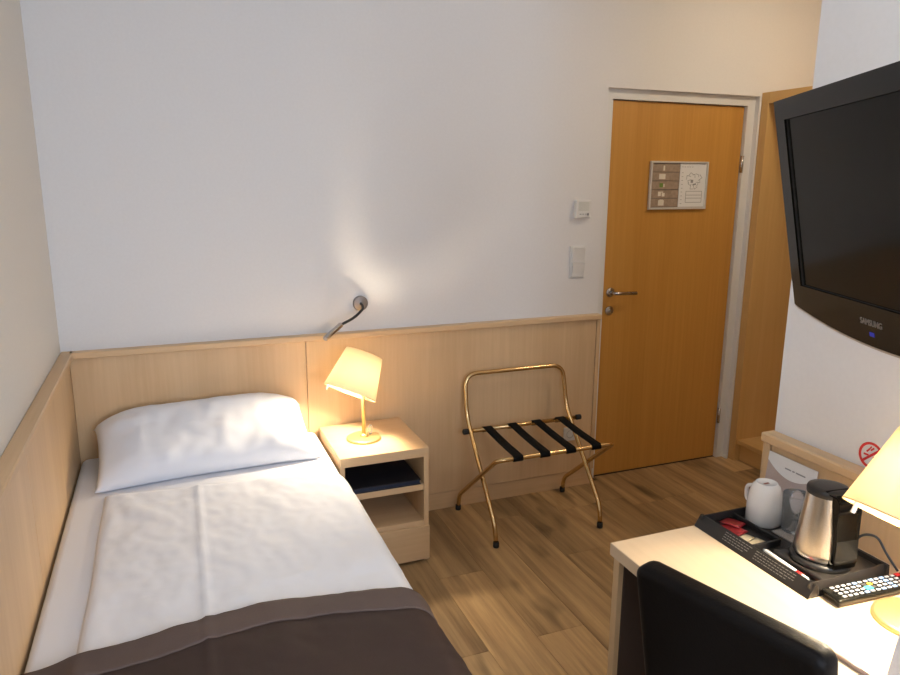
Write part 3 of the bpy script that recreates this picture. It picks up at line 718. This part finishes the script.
k5 = bmesh.new(); tube(k5, smooth_path([(.060, .0, .006), (.088, -.004, .012), (.108, -.012, .048), (.130, -.035, .050), (.142, -.055, .010), (.150, -.080, -.0185)], .03), .0028, 8); obj('power_cord', k5, blk, kt)

mg = thing('mug', 'white china mug turned upside down on the tray beside the glass', 'mug', (1.793, -1.833, TZ+.008))
k = bmesh.new(); lathe(k, [(.0415, 0), (.0430, .002), (.0425, .050), (.039, .080), (.033, .098), (.0275, .104), (.026, .107), (.0235, .107), (.022, .1035), (0, .1035), (0, .099), (.030, .094), (.0385, .05), (.0395, .002)], 40, closed=False)
obj('cup', k, china, mg)
dh = Vector((-.03, .9995, 0)); k = bmesh.new()
tube(k, smooth_path([dh*.040+Vector((0, 0, .034)), dh*.060+Vector((0, 0, .038)), dh*.062+Vector((0, 0, .075)), dh*.035+Vector((0, 0, .084))], .022), .0052, 10); obj('handle', k, china, mg)
k = bmesh.new(); box(k, -.009, .007, -.003, .003, .1035, .1040); obj('maker_mark', k, plain('brown_print', (.30, .10, .06), .6), mg)
gl = thing('drinking_glass', 'clear drinking glass with an emblem standing on the tray', 'glass', (1.822, -1.904, TZ+.012))
k = bmesh.new(); lathe(k, [(0, 0), (.028, 0), (.030, .003), (.0335, .096), (.0325, .0965), (.0319, .095), (.0283, .008), (0, .007)], 40); obj('tumbler', k, glass_m, gl)
k = bmesh.new(); dv = Vector((-.62, -.78, 0)); sd = Vector((-dv.y, dv.x, 0))
for q in range(16):
    a0, a1 = q*math.pi/8, (q+1)*math.pi/8
    f = []
    for a, r in ((a0, .0085), (a1, .0085), (a1, .0072), (a0, .0072)):
        px = r*math.cos(a); rad = .0326; f.append(k.verts.new(dv*math.sqrt(rad*rad-px*px)+sd*px+Vector((0, 0, .052+r*math.sin(a)))))
    k.faces.new(f)
for z0, z1, x0, x1 in ((.046, .050, -.003, .003), (.050, .058, -.001, .002)):
    k.faces.new([k.verts.new(dv*.0326+sd*x+Vector((0, 0, z))) for x, z in ((x0, z0), (x1, z0), (x1, z1), (x0, z1))])
obj('emblem', k, grey_p, gl)
co = obj('coaster', B(1.768, 1.848, -1.960, -1.886, TZ+.0082, TZ+.0118, bev=.001, seg=1), saucer_m); base_origin(co)
tag(co, 'grey patterned paper coaster under the drinking glass', 'coaster')

def sachet(name, label, cat, m_, cx, cy, L, w, h, rz, tx=0, z=TZ+.008, group=None):
    bm = bmesh.new(); n1, n2 = 8, 6; g = {}
    for s in (1, -1):
        for i in range(n1+1):
            for j in range(n2+1):
                u, v = -1+2*i/n1, -1+2*j/n2; e = i in (0, n1) or j in (0, n2)
                if e and s < 0: g[s, i, j] = g[1, i, j]; continue
                g[s, i, j] = bm.verts.new((u*L/2, v*w/2, s*h/2*((1-u*u)*(1-v*v))**.5+.0006*noise.noise(Vector((u*3, v*3, cx*50)))))
    for s in (1, -1):
        for i in range(n1):
            for j in range(n2):
                q = [g[s, i, j], g[s, i+1, j], g[s, i+1, j+1], g[s, i, j+1]]; bm.faces.new(q if s > 0 else q[::-1]).smooth = True
    bm.transform(Matrix.Rotation(rz, 4, 'Z') @ Matrix.Rotation(tx, 4, 'Y'))
    zmin = min(v.co.z for v in bm.verts); bm.transform(Matrix.Translation((cx, cy, z-zmin)))
    o = obj(name, bm, m_); base_origin(o); tag(o, label, cat, group); return o
G = 'sachets in the tray'
sachet('sugar_sachet', 'dark red foil sachet leaning against the tray\'s end rim', 'sachet', red_foil, 1.702, -1.826, .062, .052, .007, .5, .18, TZ+.010, G)
sachet('sugar_sachet', 'dark red foil sachet lying lower beside the front rim of the tray', 'sachet', red_foil, 1.680, -1.848, .038, .066, .005, .1, -.12, TZ+.012, G)
sachet('creamer_sachet', 'pale cream sachet next to the red foil sachets', 'sachet', cream_f, 1.678, -1.893, .050, .028, .005, .35, .1, TZ+.009, G)
sachet('creamer_sachet', 'pale cream sachet next to the sugar sticks', 'sachet', cream_f, 1.682, -1.922, .056, .030, .005, .25, .0, TZ+.010, G)
def stick(label, a, b_, r, m_, tip=None):
    t = thing('sugar_stick', label, 'sugar stick', (*[(a[i]+b_[i])/2 for i in range(2)], min(a[2], b_[2])-r), 0, 'sugar sticks on the tray')
    k = bmesh.new(); A, Bv = Vector(a), Vector(b_); D = (Bv-A)
    tube(k, [A, A+D*.06, A+D*.94, Bv], [r*.5, r, r, r*.5], 10); o = obj('tube', k, m_, t, True)
    if tip:
        k = bmesh.new(); tube(k, [A+D*.74, A+D*.86], r*1.08, 10); obj('print_band', k, tip, t, True)
    return t
stick('white paper sugar stick with a red band on the tray', (1.673, -1.956, TZ+.0145), (1.662, -2.096, TZ+.0145), .0055, paper, red_p)
stick('yellow and white sugar stick beside the red-banded stick', (1.656, -1.962, TZ+.0125), (1.660, -2.035, TZ+.0125), .0038, yellow_f)

# remote control
rm = thing('remote_control', 'black remote control with pale and blue keys between tray and lamp', 'remote control', (1.766, -2.1625, DKZ), math.radians(-4))
rb_ = B(-.112, .112, -.026, .026, .002, .020, bev=.006, seg=3)
for v in rb_.verts:
    if v.co.z < .008: v.co.y *= .86; v.co.x *= .97
obj('body', loose(rb_), gloss, rm)
obj('lower_shell', B(-.108, .108, -.0215, .0215, 0, .004, bev=.001, seg=1), plain('bronze_shell', (.14, .09, .05), .4), rm)
kcol = {}
for i in range(13):
    for j in range(4):
        x = -.090+i*.0150; y = -.0165+j*.011
        if i in (5, 6) and j in (1, 2):
            if i == 5 and j == 1: m_, w, hh_ = key_t, .009, .0055
            elif i == 6 and j == 2: m_, w, hh_ = key_y, .005, .004
            else: m_, w, hh_ = key_g, .005, .004
        elif i == 12: 
            if j != 3: continue
            m_, w, hh_ = red_p, .006, .0045
        elif i in (4, 7) and j in (0, 3): m_, w, hh_ = key_b, .0052, .0032
        elif i in (9,) : m_, w, hh_ = key_b, .0050, .0030
        else: m_, w, hh_ = key_w, .0046, .0027
        key = (m_.name, w)
        if key not in kcol: o = obj('key', B(-w, w, -hh_, hh_, .0198, .0218, bev=.0003, seg=1), m_, rm); kcol[key] = o.data
        else: o = obj('key', kcol[key], m_, rm)
        o.location = (x, y, 0)

# brochure leaning on the panelling, pen and a card at the desk's near side
br = thing('brochure', 'white and mauve brochure card leaning on the panelling behind mug and glass', 'brochure', (1.905, -1.778, DKZ))
bw_, bh_ = .158, .142; lean = Matrix.Translation((1.903, -1.797, DKZ)) @ Matrix.Rotation(math.radians(5), 4, 'Y')
k = bmesh.new(); box(k, 0, .002, -bw_/2, bw_/2, 0, bh_); k.transform(lean); obj('card', k, mauve, br, True)
k = bmesh.new(); arc = [(-bw_/2+bw_*i/16, bh_-.016-.040*math.sin(math.pi*(.06+.9*i/16))**.8) for i in range(17)] + [(bw_/2, bh_), (-bw_/2, bh_)]
prism(k, arc, -.0006, 0); k.transform(lean @ Matrix(((0, 0, 1, 0), (1, 0, 0, 0), (0, 1, 0, 0), (0, 0, 0, 1)))); wp_ = obj('white_panel', k, paper, br, True)
k = bmesh.new()
for y, w in ((.020, .020), (-.004, .008), (-.016, .030)): box(k, -.0010, -.0006, y-w, y, bh_-.030, bh_-.0265)
k.transform(lean); obj('title_line', k, grey_p, wp_, True)
pn = thing('pen', 'slim brown ballpoint pen lying on the desk beside the chair', 'pen', (1.523, -2.340, DKZ))
k = bmesh.new(); A, D = Vector((1.519, -2.278, DKZ+.0042)), Vector((.005, -.097, 0)); tube(k, [A, A+D*.08, A+D*.2, A+D], [.0014, .0032, .0042, .0042], 12); obj('barrel', k, pen_m, pn, True)
k = bmesh.new(); box(k, 1.5215, 1.5245, -2.373, -2.335, DKZ+.0084, DKZ+.0096); obj('clip', k, chrome, pn, True)

tc_ = thing('tent_card', 'pale grey folded card standing on the desk in front of the lamp', 'card', (1.56, -2.48, DKZ))
for sg in (-1, 1):
    k = bmesh.new(); box(k, -.001, .001, -.20, 0, 0, .215); k.transform(Matrix.Translation((1.560+.044*sg, -2.384, DKZ+.0005)) @ Matrix.Rotation(math.radians(-11.5*sg), 4, 'Y')); obj('leaf', k, card_m, tc_, True)
# no smoking sticker on the wall
sk = thing('no_smoking_sticker', 'round red no-smoking sticker on the white wall above the panelling', 'sticker', (XR, -1.985, .938))
def yz(poly, dx): 
    k = bmesh.new(); prism(k, poly, 0, .0008); k.transform(Matrix.Translation((XR-dx, -1.985, .972)) @ Matrix(((0, 0, -1, 0), (-1, 0, 0, 0), (0, 1, 0, 0), (0, 0, 0, 1)))); return k
rs = .0325
ri = ringed([(rs*math.cos(a*math.pi/20), rs*math.sin(a*math.pi/20)) for a in range(40)], [((rs-.0062)*math.cos(a*math.pi/20), (rs-.0062)*math.sin(a*math.pi/20)) for a in range(40)], -.0008, 0)
ri.transform(Matrix.Translation((XR, -1.985, .972)) @ Matrix.Rotation(math.radians(-90), 4, 'Z')); obj('ring', ri, red_p, sk, True)
def bar(x0, y0, x1, y1, w):
    d = Vector((x1-x0, y1-y0)); n_ = Vector((-d.y, d.x)).normalized()*w/2
    return [(x0+n_.x, y0+n_.y), (x0-n_.x, y0-n_.y), (x1-n_.x, y1-n_.y), (x1+n_.x, y1+n_.y)]
obj('slash', yz(bar(-.021, -.020, .021, .020, .0058), .0001), red_p, sk, True)
k = yz(bar(-.019, -.001, -.006, -.001, .0045), .0001); merge(k, yz(bar(.006, -.004, .019, -.004, .0045), .0001)); obj('cigarette', k, red_p, sk, True)
k = yz(bar(-.012, .006, -.006, .014, .004), .0001); merge(k, yz(bar(-.006, .014, -.001, .022, .003), .0001)); merge(k, yz(bar(-.002, .012, .006, .020, .004), .0001)); obj('smoke', k, red_p, sk, True)

# ------------------------------------------------------------------ ceiling fittings (above the frame)
cl = thing('ceiling_light', 'round flush opal ceiling light over the middle of the room', 'ceiling light', (1.0, -2.35, CEIL-.09))
k = bmesh.new(); lathe(k, [(0, .0), (.08, .006), (.14, .028), (.165, .065), (0, .065)], 40); obj('opal_shade', k, emit('opal_glow', (1, .94, .86), 13), cl)
k = bmesh.new(); lathe(k, [(0, .0655), (.18, .0655), (.18, .09), (0, .09)], 40); obj('rim', k, white_p, cl)
hl = thing('hall_light', 'round opal ceiling light over the entrance', 'ceiling light', (3.2, -.95, CEIL-.06))
k = bmesh.new(); lathe(k, [(0, .0), (.06, .006), (.09, .03), (.10, .045), (0, .045)], 32); obj('opal_shade', k, emit('warm_glow', (1, .83, .60), 95), hl)
k = bmesh.new(); lathe(k, [(0, .0455), (.11, .0455), (.11, .06), (0, .06)], 32); obj('rim', k, white_p, hl)
